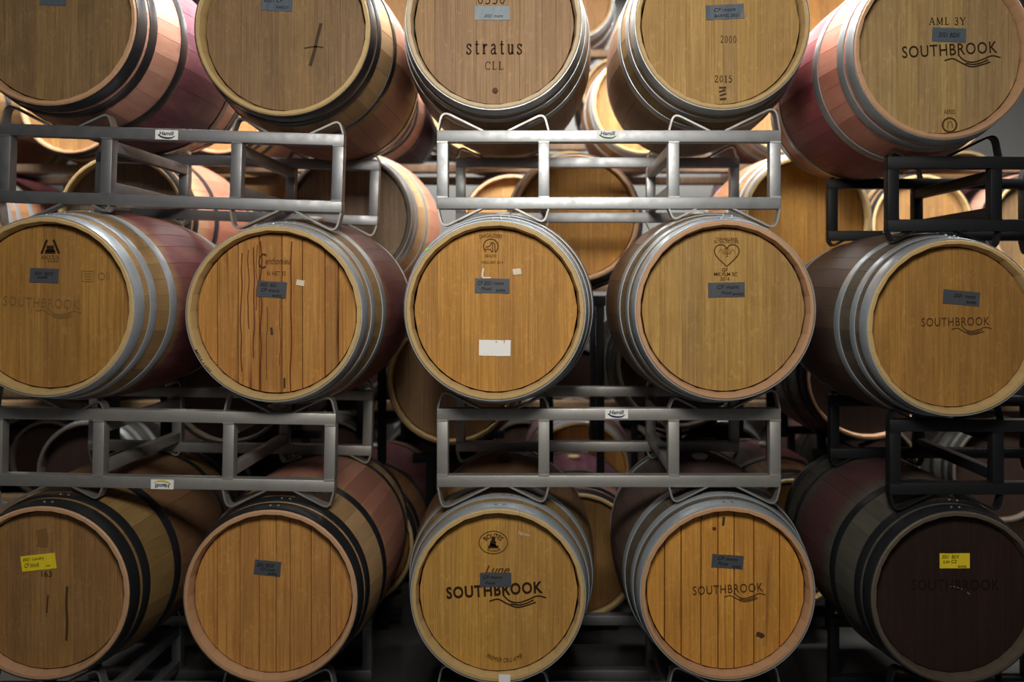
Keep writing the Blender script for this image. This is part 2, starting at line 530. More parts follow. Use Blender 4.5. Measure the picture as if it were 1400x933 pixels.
front('B3', 681, 815, .08, 'bottom-row barrel with bold black winery lettering and an oval emblem', 'honey', 'olive', 'gold', GALV, 0, HOOPS_B, bung='wood')
front('B4', 995, 812, .08, 'bottom-row barrel with dark open joints between its orange head boards', 'board', 'grey', 'rose', GALV, 1, HOOPS_B, gap=.0013)
front('B5', 1310, 818, .05, 'bottom-row barrel at far right with yellow tape on a wine-black head', 'wine', 'ash', 'dark', BLACK_HOOP, 2, HOOPS_A, rh=.28, R=.325, bung='wood')

# ------------------------------------------------------------------ racks
def rack(px_left, px_top_mid, scale, y_front, height, width, depth, roll, mat, smat, label, upper, lower, floor=False, z_top=None):
    """two-barrel steel rack; upper and lower name the barrels that its cradles touch"""
    half = width / 2
    xc = (px_left - CX) / scale + half
    zt = EYE + (CY - px_top_mid) / scale if z_top is None else z_top
    if floor: height = zt
    root = bpy.data.objects.new('barrel_rack', None)
    col.objects.link(root)
    root.location = (xc, y_front, zt - height)
    root.rotation_euler = (0, R_(roll), 0)
    tag(root, label, 'barrel rack')
    bar = .040
    posts = (-half + .019, -half + .019 + .343, half - .019 - .343, half - .019)
    for fy in (0, depth):
        box('top_rail', (-half, half, fy, fy + bar, height - bar, height), mat, root, .003)
        box('bottom_rail', (-half, half, fy, fy + bar, 0, bar), mat, root, .003)
        for p in posts:
            box('post', (p - .019, p + .019, fy + .001, fy + bar - .001, bar - .001, height - bar + .001), mat, root, .003)
            if fy == 0:
                for zz in (bar, height - bar):
                    box('weld_bead', (p - .018, p + .018, fy - .0015, fy + .004, zz - .003, zz + .003), mat, root)
    for p in posts[1:3]:
        box('cross_tube', (p - .017, p + .017, bar - .001, depth + .001, height - bar - .042, height - bar - .004), mat, root, .003)
        box('cross_tube', (p - .017, p + .017, bar - .001, depth + .001, bar + .004, bar + .042), mat, root, .003)
    M = Matrix.Translation(root.location) @ Matrix.Rotation(R_(roll), 4, 'Y')
    Mi = M.inverted()
    phi = R_(25.5)
    for keys, sgn in ((upper, 1), (lower, -1)):
        for slot, kx in enumerate(keys):
            mid = (posts[0] + posts[1]) / 2 if slot == 0 else (posts[2] + posts[3]) / 2
            for fy in (0, depth):
                y0, y1 = fy + .002, fy + bar - .002
                if kx:
                    x, z, by, rh, R = B[kx]['_c']
                    c = Mi @ Vector((x, 0, z))
                    tt = (max((y_front + y0 - by, y_front + y1 - by), key=lambda q: prof(q, rh, R)))
                    r = prof(tt, rh, R) + .0035
                    bx, bz = c.x, c.z
                else:
                    bx, bz, r = mid, height + .334 if sgn > 0 else -.334, .314
                edge = height if sgn > 0 else 0.0
                h = (r + .0055) / math.cos(phi)
                apex = (bz - h) if sgn > 0 else (bz + h)
                for sd in (-1, 1):
                    foot = mid + sd * .187
                    ear = mid + sd * .172
                    ze = apex + sgn * abs(ear - bx) * math.tan(phi)
                    xi = abs(edge - apex) / math.tan(phi)
                    xi = max(xi, .022)
                    inner = bx + sd * xi
                    zi = apex + sgn * xi * math.tan(phi)
                    pts = round_path([(foot, edge), (ear, ze), (inner, zi - sgn * .002)], .035)
                    strap('cradle_strap', pts, .0062, y0, y1, smat, root)
    return root

GRP = None
rk_ul = rack(-4, 175.8, 405, .158, .266, 1.163, .58, 1.84, RACK_DARK, STRAP, 'grey steel rack between the top and middle barrels at far left', ('T1', 'T2'), ('M1', 'M2'))
rk_uc = rack(597, 178, 405, .158, .266, 1.163, .58, 0, RACK, STRAP, 'bright steel rack with green swoosh sticker beneath the lower-case lettered barrel', ('T3', 'T4'), ('M3', 'M4'))
rk_ur = rack(1213.5, 214, 410, .12, .25, 1.163, .56, 0, BLACK_RACK, BLACK_RACK, 'black painted rack beneath the pink-staved barrel at far right', ('T5', None), ('M5', None))
rk_ll = rack(-14, 561.3, 405, .158, .266, 1.163, .58, 1.13, RACK_WARM, STRAP, 'steel rack with an upside-down yellow sticker, above the bottom-left barrels', ('M1', 'M2'), ('B1', 'B2'))
rk_lc = rack(597, 559, 405, .158, .266, 1.163, .58, 0, RACK_WARM, STRAP, 'steel rack between the white-labelled barrel and the bold-lettered barrel below', ('M3', 'M4'), ('B3', 'B4'))
rk_lr = rack(1216, 574, 410, .12, .25, 1.163, .56, 0, BLACK_RACK, BLACK_RACK, 'black painted rack above the wine-dark barrel at bottom right', ('M5', None), ('B5', None))
rk_fl = rack(-14, 0, 405, .158, .266, 1.163, .58, 0, RACK_DARK, STRAP, 'floor-standing steel rack under the yellow-taped barrel at bottom left', ('B1', 'B2'), (), True, EYE - 1.355)
rk_fc = rack(597, 0, 405, .158, .266, 1.163, .58, 0, RACK_DARK, STRAP, 'floor-standing steel rack under the bold-lettered barrel', ('B3', 'B4'), (), True, EYE - 1.356)
rk_fr = rack(1216, 0, 410, .12, .25, 1.163, .56, 0, BLACK_RACK, BLACK_RACK, 'floor-standing black rack under the wine-dark barrel at bottom right', ('B5', None), (), True, EYE - 1.339)

# ------------------------------------------------------------------ second depth: barrels on tall dark stands behind the front wall
def stand(b, z_floor, label):
    x, z, y0, rh, R = b['_c']
    root = bpy.data.objects.new('barrel_stand', None)
    col.objects.link(root)
    root.location = (x, y0 + L0/2, z_floor)
    tag(root, label, 'stand')
    phi = R_(22)
    for fy in (-.30, .30):
        r = prof(fy + L0/2 + (.02 if fy < 0 else -.02), rh, R) + .004
        h = (r + .0055) / math.cos(phi)
        ap = z - h - z_floor
        for sd in (-1, 1):
            strap('saddle_plate', [(sd * .02, ap + .02 * math.tan(phi)), (sd * .2, ap + .2 * math.tan(phi))], .0085, fy - .02, fy + .02, STAND, root)
        top = ap - .004
        box('saddle_rail', (-.20, .20, fy - .02, fy + .02, top - .04, top), STAND, root, .003)
        for sd in (-1, 1):
            box('stand_leg', (sd*.12 - .018, sd*.12 + .018, fy - .018, fy + .018, 0 if z_floor < .01 else .012, top - .039), STAND, root, .003)
    return root

G2 = None
row2 = {}
def mid(key, *a, **k):
    row2[key] = barrel(*a, **k)
mid('R1a', 165, 298, 1.06, 'dark-headed barrel with red staves behind the upper left rack', 'cool', 'red', 'gold', BLACK_HOOP, 0, HOOPS_A)
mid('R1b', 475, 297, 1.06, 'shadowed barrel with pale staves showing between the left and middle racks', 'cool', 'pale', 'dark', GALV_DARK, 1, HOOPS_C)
mid('R1c', 788, 298, 1.06, 'orange-headed barrel framed by the bright middle rack', 'amber', 'oak', 'rose', BLACK_HOOP, 2, HOOPS_B)
mid('R1d', 1105, 299, 1.06, 'orange-headed barrel behind the left end of the black upper rack', 'amber', 'oak', 'gold', GALV, 3, HOOPS_B)
mid('R2a', 312, 522, 1.06, 'barrel in deep shade behind the wine-seeping barrel', 'wine', 'ash', 'dark', BLACK_HOOP, 1, HOOPS_A)  # deep shade put into the head, stave and end colours
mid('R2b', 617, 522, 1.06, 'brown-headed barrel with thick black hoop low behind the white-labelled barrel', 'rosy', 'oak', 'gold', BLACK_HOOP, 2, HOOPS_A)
mid('R2c', 930, 500, 1.06, 'dark grey-staved barrel behind the heart-branded barrel', 'wine', 'ash', 'dark', BLACK_HOOP, 0, HOOPS_B)  # head darkened to paint in the shade behind the front row
mid('R2d', 1190, 515, 1.06, 'barrel with a reddish rim in the dark gap right of the heart-branded barrel', 'wine', 'ash', 'rose', BLACK_HOOP, 3, HOOPS_A)  # near-black head and staves stand in for the unlit gap
mid('R3a', 170, 745, 1.06, 'low shadowed barrel behind the yellow-taped barrel at left', 'wine', 'ash', 'rose', BLACK_HOOP, 1, HOOPS_A)  # shade painted as dark head and stave colour
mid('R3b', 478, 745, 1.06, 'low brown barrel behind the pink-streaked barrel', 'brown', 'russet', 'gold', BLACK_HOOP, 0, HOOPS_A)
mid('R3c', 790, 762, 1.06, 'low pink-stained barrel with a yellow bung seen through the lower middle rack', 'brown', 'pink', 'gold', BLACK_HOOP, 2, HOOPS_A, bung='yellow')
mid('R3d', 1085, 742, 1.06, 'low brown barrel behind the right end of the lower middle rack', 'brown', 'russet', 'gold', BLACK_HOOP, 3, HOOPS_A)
for k, below in (('R1a', 'R3a'), ('R1b', 'R3b'), ('R1c', 'R3c'), ('R1d', 'R3d')):
    c = row2[below]['_c']
    stand(row2[k], c[1] + prof(.17, c[3], c[4]), 'tall dark stand carrying the ' + ' '.join(row2[k]['label'].split()[:11]))
for k in ('R2a', 'R2b', 'R2c', 'R2d', 'R3a', 'R3b', 'R3c', 'R3d'):
    stand(row2[k], 0.0, 'dark steel floor stand carrying the ' + ' '.join(row2[k]['label'].split()[:9]))

# ------------------------------------------------------------------ third depth: stack on timber bearers
Y3 = 1.99
rows3 = [(1.03, [-95, 95, 298, 495, 657, 880, 1082, 1285]), (.34, [-60, 700, 1262, 1425]),
         (-.36, [100, 470, 1330]), (-1.06, [120, 330, 590, 793, 985, 1190, 1372])]  # last barrel of both lower tiers added to darken the gap at right
mats3 = [('brown', 'oak', 'gold', BLACK_HOOP), ('brown', 'pale', 'rose', BLACK_HOOP), ('brown', 'russet', 'gold', GALV_DARK), ('grey', 'pink', 'gold', BLACK_HOOP),
         ('peach', 'pink', 'gold', BLACK_HOOP), ('brown', 'oak', 'gold', GALV)]
rown = ['top tier', 'second tier', 'third tier', 'lowest tier']
ordn = ['first', 'second', 'third', 'fourth', 'fifth', 'sixth', 'seventh', 'eighth']
pick = {(0, 3): 3, (0, 6): 2, (0, 2): 1, (0, 1): 1, (1, 4): 4, (1, 5): 3, (3, 3): 5, (3, 2): 2, (0, 4): 0, (0, 5): 5}
SEEN3 = {
 (0, 0): 'blurred barrel at the far left edge above the upper left rack',
 (0, 1): 'blurred barrel seen under the far-left black-hooped barrel of the top row',
 (0, 2): 'blurred barrel seen under the scratched barrel of the top row',
 (0, 3): 'blurred pink-stained barrel in the gap between the scratched and lower-case lettered barrels',
 (0, 4): 'blurred barrel glimpsed between the cradle straps under the lower-case lettered barrel',
 (0, 5): 'blurred barrel end in the gap between the lower-case lettered and 2015 barrels',
 (0, 6): 'blurred barrel in the gap between the 2015 barrel and the far-right pink barrel',
 (0, 7): 'sliver of a blurred barrel just above the black upper rack',
 (1, 0): 'blurred barrel at the far left edge behind the upper left rack windows',
 (1, 1): 'blurred barrel through the leftmost window of the bright middle rack',
 (1, 2): 'blurred barrel framed by the left window of the black upper rack',
 (1, 3): 'blurred barrel behind the right end of the black upper rack',
 (2, 0): 'rear barrel barely seen under the towers-emblem barrel',
 (2, 1): 'rear barrel in the dark gap left of the white-labelled barrel',
 (2, 2): 'added dark rear barrel in the shade behind the upper edge of the lower black rack',
 (3, 6): 'added dark rear barrel through the windows of the lower black rack',
 (3, 0): 'rear barrel in the left windows of the lower left rack',
 (3, 1): 'rear barrel in the right window of the lower left rack',
 (3, 2): 'rear barrel at the left end of the lower middle rack, in shade',
 (3, 3): 'rear orange-headed barrel with pink top in the wide window of the lower middle rack',
 (3, 4): 'rear barrel in the right window of the lower middle rack',
 (3, 5): 'rear barrel in the dark gap left of the lower black rack',
}
for ri, (zr, xs) in enumerate(rows3):
    for i, px in enumerate(xs):
        s = (D0 + Y3) / F
        hm, sm, em, hp = mats3[pick.get((ri, i), (i * 3 + ri * 2) % 4)]
        if ri >= 2: hm, sm, em = 'wine', 'ash', 'dark'  # lower tiers coloured near-black: shade of the gaps painted in
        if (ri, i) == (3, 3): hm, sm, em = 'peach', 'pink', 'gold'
        barrel(px, ri * 100, Y3, SEEN3[(ri, i)], hm, sm, em, hp, (i + ri) % 4, HOOPS_A if i % 2 else HOOPS_B,
               R=.33, at=((px - CX) * s, EYE + zr), bung='wood')
Y4 = 3.35
rows4 = [(2.1, [555, 785, 1120]), (1.4, [200, 590, 720, 850]), (.7, [140, 340, 780, 1060, 1320]),
         (-.74, [0, 130, 520, 786, 1000, 1390]), (-1.285, [-65, 65, 455, 715, 845, 1105, 1235])]
rown4 = ['topmost layer', 'upper layer', 'middle layer', 'low layer', 'floor layer']
for ri, (zr, xs) in enumerate(rows4):
    for i, px in enumerate(xs):
        s = (D0 + Y4) / F
        hm, sm, em, hp = mats3[(i * 5 + ri * 3) % 6] if ri < 3 else ('wine', 'ash', 'dark', BLACK_HOOP)  # low and floor layers get painted shade as near-black wood
        barrel(px, ri * 100 + 50, Y4, 'distant barrel by the back wall, %s, %s from the left' % (rown4[ri], (ordn + ['ninth', 'tenth', 'eleventh', 'twelfth'])[i]), hm, sm, em, hp, (i + ri) % 4,
               HOOPS_A if i % 2 else HOOPS_B, R=.33, at=((px - CX) * s, EYE + zr), bung=None)
def bearer(z0, z1, y, label):
    tag(box('timber_bearer', (-3.7, 3.2, y - .045, y + .045, z0, z1), TIMBER, None, .004), label, 'beam')
for i, (za, zb) in enumerate(((1.03, .34), (.34, -.36), (-.36, -1.06))):
    r = prof(.20, .285, .33) + .003
    for yy, wd in ((Y3 + .20, 'front'), (Y3 + .75, 'back')):
        r = prof(.245, .285, .33) + .003
        bearer(EYE + zb + r, EYE + za - r, yy, '%s timber bearer under the %s of the rear barrel stack' % (wd, rown[i]))
for i, zb in enumerate((2.1, 1.4, .7)):
    r = prof(.245, .285, .33) + .003
    for yy, wd in ((Y4 + .20, 'front'), (Y4 + .75, 'back')):
        bearer(EYE + zb - .7 + r, EYE + zb - r, yy, '%s timber bearer under the %s of distant barrels' % (wd, rown4[i]))
for yy, wd in ((Y3 + .20, 'front'), (Y3 + .75, 'back')):
    bearer(0, EYE - 1.06 - prof(.245, .285, .33) - .003, yy, '%s timber sleeper under the lowest tier of the rear barrel stack' % wd)

# ------------------------------------------------------------------ writing and marks
texts = []   # filled first, meshed together at the end

def plane_pt(key, px, py, dy=0.0):
    """pixel on the head of barrel key -> local x, z on that head"""
    b = B[key]
    x, z, y0, rh, R = b['_c']
    X, Z = W(px, py, y0 + REC - dy)
    return X - x, Z - z

def ks(key):
    return (D0 + B[key]['_c'][2] + REC) / F      # metres per pixel on that head

def flat(name, polys, mats, parent, loc, rot=0.0, fmat=None):
    """flat shapes in x,z facing the viewer side (-y)"""
    v, f = [], []
    for p in polys:
        n = len(v)
        v += [(x, 0, z) for x, z in p]
        f.append(tuple(range(n, n + len(p))))
    me = mesh(name, v, f, mats, fmat)
    bm = bmesh.new(); bm.from_mesh(me)
    for q in bm.faces:
        q.normal_update()
        if q.normal.y > 0: q.normal_flip()
    bmesh.ops.remove_doubles(bm, verts=bm.verts[:], dist=1e-6)
    bm.to_mesh(me); bm.free()
    return link(name, me, parent, loc, (0, rot, 0))

def ribbon(pts, wd):
    L, Q = offsets(pts, wd)
    return [(L[i], L[i+1], Q[i+1], Q[i]) for i in range(len(pts) - 1)]

def on_head(key, px, py, lift=.0012):
    x, z = plane_pt(key, px, py)
    R = B[key]['_c'][4]
    return (x, -L0/2 + REC - lift, R + z)

def marks(key, name, px, py, strokes, mat, rot=0.0, lift=.0012):
    """strokes in pixels about px, py (y up): (points, width, smooth?)"""
    k = ks(key)
    polys = []
    for pts, wd, sm in strokes:
        p = smooth_path(pts) if sm else pts
        polys += ribbon([(a * k, b * k) for a, b in p], [q * k for q in wd] if isinstance(wd, list) and len(wd) == len(p) else (wd if not isinstance(wd, list) else wd[0]) * k)
    return flat(name, polys, [mat], B[key], on_head(key, px, py, lift), R_(rot))

def text(parent, s, loc, width, height, mat, rot=0.0, shear=0.0, bold=0.0, arc=0.0, name='printed_text', space=1.0):
    texts.append(dict(p=parent, s=s, loc=loc, w=width, h=height, m=mat, rot=rot, shear=shear, bold=bold, arc=arc, name=name, space=space))

def head_text(key, s, px, py, wpx, hpx, mat, lift=.0013, **kw):
    k = ks(key)
    text(B[key], s, on_head(key, px, py, lift), wpx * k, hpx * k, mat, **kw)

def tape(key, px, py, wpx, hpx, mat, rot=0.0, lines=(), name='tape_label', ink=INK):
    k = ks(key)
    w2, h2, th = wpx * k / 2, hpx * k / 2, .0009
    rr = random.Random(int(px + py))
    n = 8
    v, f = [], []
    for layer in (0, th):
        for j in (-1, 1):
            for i in range(n + 1):
                x = -w2 + 2 * w2 * i / n
                v.append((x + rr.uniform(-1, 1) * .0006, layer - (.0006 if i in (0, n) and layer == 0 else 0) + rr.uniform(0, .0007) * (layer == 0), j * h2 + rr.uniform(-1, 1) * .0007))
    m = n + 1
    for i in range(n):
        f.append((i, i+1, m+i+1, m+i))
        f.append((2*m+i, 3*m+i, 3*m+i+1, 2*m+i+1))
        f.append((i, 2*m+i, 2*m+i+1, i+1))
        f.append((m+i, m+i+1, 3*m+i+1, 3*m+i))
    f += [(0, m, 3*m, 2*m), (n, 2*m+n, 3*m+n, m+n)]
    o = link(name, mesh(name, v, f, [mat]), B[key], on_head(key, px, py, .0022), (0, R_(rot), 0))
    for s, dx, dy, ww, hh in lines:
        text(o, s, (dx * k, -.0012, dy * k), ww * k, hh * k, ink, shear=.25, name='handwriting')
    return o

def winery(key, px, py, wpx, mat, tilt=-3.0, bold=.012, wave=True):
    """winery name with the river waves under it"""
    k = ks(key)
    h = wpx * .125
    head_text(key, 'SOUTHBROOK', px, py, wpx, h, mat, rot=tilt, bold=bold, space=1.12, name='winery_lettering')
    if wave:
        a = wpx
        base = -h * .62
        w1 = [(-.06*a, base - .035*a), (.03*a, base - .02*a), (.12*a, base - .07*a), (.22*a, base - .115*a), (.33*a, base - .10*a), (.42*a, base - .075*a)]
        w2 = [(.085*a, base + .02*a), (.15*a, base - .045*a), (.24*a, base - .068*a), (.34*a, base - .045*a), (.44*a, base - .012*a), (.53*a, base - .035*a)]
        w3 = [(.16*a, base - .075*a), (.24*a, base - .092*a), (.32*a, base - .08*a), (.40*a, base - .05*a)]
        for q in (w1, w2, w3):
            marks(key, 'wave_line', px, py, [(q, a * .014, True)], mat, rot=tilt)

def arc_pts(cx, cy, rx, ry, a0, a1, n=20):
    return [(cx + rx * math.cos(R_(a0 + (a1-a0)*i/n)), cy + ry * math.sin(R_(a0 + (a1-a0)*i/n))) for i in range(n + 1)]

TK, TN = .15, .075
def A_(cx, cy, rx, ry, a0, a1): return arc_pts(cx, cy, rx, ry, a0, a1, 12)
GLYPH = {   # hand drawn serif letters: advance, [(points, width, smooth)]
 's': (.55, [([(.43,.52),(.36,.65),(.22,.67),(.09,.58),(.12,.44),(.27,.35),(.41,.25),(.43,.12),(.3,.01),(.15,.02),(.06,.15)], .11, True), ([(.45,.68),(.45,.48)], TN, False), ([(.05,0),(.05,.2)], TN, False)]),
 't': (.48, [([(.2,.9),(.2,.14),(.27,.02),(.42,.06)], .13, True), ([(.04,.66),(.4,.66)], TN, False)]),
 'r': (.55, [([(.17,.67),(.17,.02)], TK, False), ([(.03,.03),(.34,.03)], TN, False), ([(.03,.65),(.17,.65)], TN, False), ([(.17,.42),(.27,.61),(.38,.65),(.47,.58)], .12, True)]),
 'a': (.62, [([(.1,.53),(.2,.66),(.35,.64),(.42,.5),(.42,.12),(.47,.02),(.57,.06)], .12, True), ([(.42,.4),(.18,.33),(.07,.17),(.15,.02),(.3,.03),(.42,.14)], .1, True)]),
 'u': (.68, [([(.03,.65),(.16,.65)], TN, False), ([(.16,.68),(.16,.18),(.24,.03),(.38,.04),(.5,.16)], .13, True), ([(.36,.65),(.5,.65)], TN, False), ([(.5,.68),(.5,.0)], TK, False), ([(.5,.03),(.63,.03)], TN, False)]),
 '2': (.62, [([(.08,.78),(.16,.95),(.34,.97),(.46,.82),(.4,.58),(.22,.3),(.07,.06)], .11, True), ([(.05,.06),(.52,.06),(.54,.2)], .11, False)]),
 '0': (.62, [(A_(.29,.5,.21,.46,0,360), .11, False)]),
 '1': (.5, [([(.1,.85),(.26,.97)], TN, False), ([(.26,1.0),(.26,.03)], TK, False), ([(.08,.03),(.44,.03)], TN, False)]),
 '5': (.62, [([(.5,.95),(.15,.95),(.12,.56)], .09, False), ([(.12,.56),(.3,.63),(.48,.5),(.5,.26),(.36,.04),(.18,.03),(.06,.14)], .12, True)]),
 '3': (.6, [([(.1,.82),(.22,.96),(.4,.92),(.45,.74),(.35,.56),(.2,.52)], .1, True), ([(.2,.52),(.42,.46),(.5,.26),(.38,.04),(.18,.03),(.06,.16)], .11, True)]),
 'A': (.82, [([(.08,.0),(.38,1.0)], TN, False), ([(.36,1.0),(.7,.0)], TK, False), ([(.2,.36),(.56,.36)], TN, False), ([(0,.03),(.2,.03)], TN, False), ([(.56,.03),(.82,.03)], TN, False)]),
 'M': (1.0, [([(.14,1),(.14,0)], TN, False), ([(.14,1),(.47,.12)], TK, False), ([(.47,.08),(.8,1)], TN, False), ([(.8,1),(.8,0)], TK, False), ([(.02,.03),(.27,.03)], TN, False), ([(.66,.03),(.94,.03)], TN, False)]),
 'L': (.68, [([(.17,1),(.17,0)], TK, False), ([(.04,.97),(.31,.97)], TN, False), ([(.04,.04),(.56,.04),(.6,.24)], TN, False)]),
 'Y': (.8, [([(.08,1),(.4,.48)], TK, False), ([(.72,1),(.4,.48)], TN, False), ([(.4,.5),(.4,0)], TK, False), ([(.0,.97),(.22,.97)], TN, False), ([(.6,.97),(.82,.97)], TN, False), ([(.26,.03),(.54,.03)], TN, False)]),
 'C': (.75, [(A_(.4,.5,.33,.47,45,315), .1, False), ([(.65,1.0),(.65,.7)], TN, False)]),
 ' ': (.35, []),
}
def serif(key, s, px, py, wpx, hpx, mat, name='serif_lettering', gap=.14, rot=0.0):
    tot = sum(GLYPH[c][0] + gap for c in s) - gap
    sx = wpx / tot
    x = -wpx / 2
    for c in s:
        adv, st = GLYPH[c]
        if st:
            strokes = []
            for pts, wd, sm in st:
                strokes.append(([(x + a * sx, (b - .4) * hpx) for a, b in pts], wd * (sx + hpx) / 2, sm))
            marks(key, name, px, py, strokes, mat, rot=rot)
        x += (adv + gap) * sx

# top row
tape('T1', 73, -1, 36, 17, TAPE_BLUE, 2, [('CF 2021', -4, 2, 22, 4)])
tape('T2', 379, 4, 42, 22, TAPE_BLUE, 3, [('2021 CF', -5, 3, 26, 5), ('HARDY', 8, -6, 18, 4)])
marks('T2', 'scratch_mark', 430, 62, [([(9, 30), (4, 10), (0, -8), (-6, -28)], 4.5, True), ([(-14, -4), (0, -2), (12, -3)], 2.0, True)], STAIN)
serif('T3', '0550', 672, 1, 38, 11, BURN, 'stamped_number')
tape('T3', 673, 18, 48, 19, SILVER, 0, [('2021 mont', 2, -4, 26, 4)])
serif('T3', 'stratus', 676, 66, 77, 20, BURN, gap=.24)
serif('T3', 'CLL', 676, 91, 26, 11, BURN_SOFT)
pl = link('tap_plug', lathe('tap_plug', [(.0095, 0), (.0092, .004), (.005, .006)], WOODBUNG), B['T3'], on_head('T3', 677, 124, .0), (R_(90), 0, 0))
tape('T4', 991, 16.5, 52, 20, TAPE_BLUE, -3, [('CF mont', 0, 3, 30, 5), ('BARREL 2021', 2, -5, 34, 4)])
serif('T4', '2000', 996, 55, 22, 10, BURN_SOFT, 'stamped_number')
serif('T4', '2015', 989, 109, 24, 9.5, BURN, 'stamped_year')
marks('T4', 'stamp_block', 988, 128, [([(-5, 8), (5, 8)], 2.5, False), ([(-5, 2), (4, 5)], 2.5, False), ([(-4, -3), (5, 0)], 2.5, False), ([(-4, -8), (5, -7)], 3, False)], STAIN)
serif('T5', 'AML 3Y', 1295, 30, 50, 10, BURN)
tape('T5', 1297, 48, 46, 19, TAPE_BLUE, 2, [('2021 BDX', 0, 0, 30, 6)])
winery('T5', 1298, 68, 130, BURN, -3.2, .008)
head_text('T5', 'AERIES', 1298, 153, 15, 6, BURN_SOFT)
marks('T5', 'round_emblem', 1298, 171, [(arc_pts(0, 0, 9.5, 9.5, 0, 360), 2.4, False)], BURN_SOFT)
marks('T5', 'emblem_figure', 1298, 171, [([(-3, -4), (-1, 4), (3, 3), (4, -4)], 2.2, True)], BURN_FAINT)
marks('T5', 'emblem_underline', 1298, 185, [([(-7, 0), (7, 0)], 1.4, False)], BURN_SOFT)
# middle row
marks('M1', 'towers_emblem', 69, 338, [([(-12, -9), (-4.5, 10)], 3.2, False)], BURN)
marks('M1', 'towers_emblem', 69, 338, [([(12, -9), (4.5, 10)], 3.2, False)], BURN)
marks('M1', 'towers_emblem', 69, 338, [([(-7, -7), (7, -7)], 4.0, False), ([(-6.5, -5), (6.5, -5)], 3.0, False), ([(-5, -1), (5, -1)], 6.0, False)], BURN)
head_text('M1', 'XADOUX', 69, 352, 25, 5.5, BURN_SOFT)
head_text('M1', 'PARIS', 73, 357.5, 14, 3, BURN_SOFT)
tape('M1', 61, 377, 39, 19.5, TAPE, 2, [('2021 BDX', 0, 3, 26, 4.5), ('cab', -2, -2, 14, 3.5)])
marks('M1', 'stamp_frame', 122, 378, [([(-10, -7), (-10, 7), (6, 7)], 1.0, False), ([(-10, -7), (6, -7), (6, 7)], 1.0, False)], BURN_FAINT)
for q in (-3.5, 0, 3.5):
    marks('M1', 'stamp_line', 122, 378, [([(-7, q), (4, q)], 1.1, False)], BURN_FAINT)
head_text('M1', 'OII', 142, 378, 16, 11, BURN_FAINT)
winery('M1', 57, 414, 104, BURN_FAINT, 3.0, .0)
for sx, y0_, y1_, wd in ((357, 100, -104, 2.0), (398, 100, -112, 1.8), (347, 92, -60, 1.5), (340, 88, -20, 1.3), (330, 84, -78, 1.6), (383, 20, -70, .9), (351, 95, 5, 1.0), (365, 10, -90, 1.0)):
    rr = random.Random(sx)
    marks('M2', 'wine_streak', sx, 430, [([(rr.uniform(-1.3, 1.3), y0_ + (y1_ - y0_) * q / 7) for q in range(8)], wd, True)], SEEP)
head_text('M2', 'C', 359, 357, 11, 21, BURN_SOFT, shear=.1, name='script_lettering')
head_text('M2', 'enthomieu', 380, 357, 34, 9, BURN_SOFT, shear=.3, name='script_lettering')
head_text('M2', 'N HET 33', 378, 374, 25, 6, BURN_SOFT)
tape('M2', 372, 396, 40, 22, TAPE, 4, [('2021', -11, 6, 12, 4.5), ('BDX', 2, 6, 9, 4.5), ('CF mont', -2, -1, 26, 4.5), ('BARREL', 8, -8, 14, 3.2)])
tape('M2', 411, 387, 11, 7.5, CREAM, 8, [], 'sticker')
marks('M2', 'knot', 372, 453, [([(-1, 5), (0, -5)], 3.4, False)], STAIN)
marks('M2', 'knot', 389, 524, [([(0, 7), (0, -7)], 3.0, False)], STAIN)
text(B['M2'], 'MPH 1107', (math.cos(R_(214)) * .2785, -L0/2 - .0012, .34 + math.sin(R_(214)) * .2785), .088, .0085, STAIN, rot=56, arc=-.16, bold=.02, name='stencil_mark')
head_text('M3', 'DARGAUDIERE', 671, 322, 31, 5.5, BURN_SOFT, arc=.25, bold=.01)
marks('M3', 'round_emblem', 671, 337, [(arc_pts(0, 0, 10, 10, -50, 230), 1.4, False)], BURN_SOFT)
marks('M3', 'emblem_figure', 671, 337, [([(-7, -1), (-2, 0), (1, 5), (5, 3), (6, -8)], 1.3, True), ([(-8, -4), (-1, -4), (2, -8)], 1.3, False), ([(2, 4), (3, -8)], 1.2, False)], BURN_SOFT)
head_text('M3', 'BEAUNE', 671, 350, 15, 4, BURN_SOFT)
head_text('M3', 'MERCUREY 2014', 673, 359, 29, 3.4, BURN_SOFT)
marks('M3', 'chalk_letter', 665, 374, [([(-4, 7), (-5, -5), (6, -6)], [2.2] * 13, True)], CHALK)
tape('M3', 673, 391, 47, 20, TAPE, 1, [('CF 2021 mont', -2, 4, 36, 5), ('BARREL', 12, -6, 13, 3.6), ('Pinot', -8, -4, 14, 4)])
tape('M3', 707, 371.5, 11, 8, CREAM, -6, [], 'sticker')
tape('M3', 676.5, 476, 43, 21.5, WHITE, 1, [], 'paper_label')
tape('M3', 684, 467, 12, 4, TAN, 3, [], 'torn_patch')
marks('M3', 'lime_tab', 586, 341.5, [([(-2.5, -1.5), (2.5, 1.5)], 2.5, False)], LIME, lift=.036)
head_text('M4', 'TONNELLERIE', 993, 327, 29, 3.6, BURN_SOFT, bold=.01)
head_text('M4', 'DU VAL DE LOIRE', 993, 330.8, 33, 3.6, BURN_SOFT, bold=.01)
heart = [(0, 9), (-4, 13.5), (-11, 14), (-16, 9.5), (-16.5, 3), (-12, -4), (0, -15.5), (12, -4), (16.5, 3), (16, 9.5), (11, 14), (4, 13.5), (0, 9)]
marks('M4', 'heart_emblem', 993.5, 349, [(smooth_path(heart[:7], 5) + smooth_path(heart[6:], 5)[1:], 1.5, False)], BURN_SOFT)
marks('M4', 'heart_inner_line', 993.5, 349, [([(-11, 4), (-8, 8), (-5, 4), (0, 6), (5, 4), (8, 8), (11, 4)], 1.0, True)], BURN_FAINT)
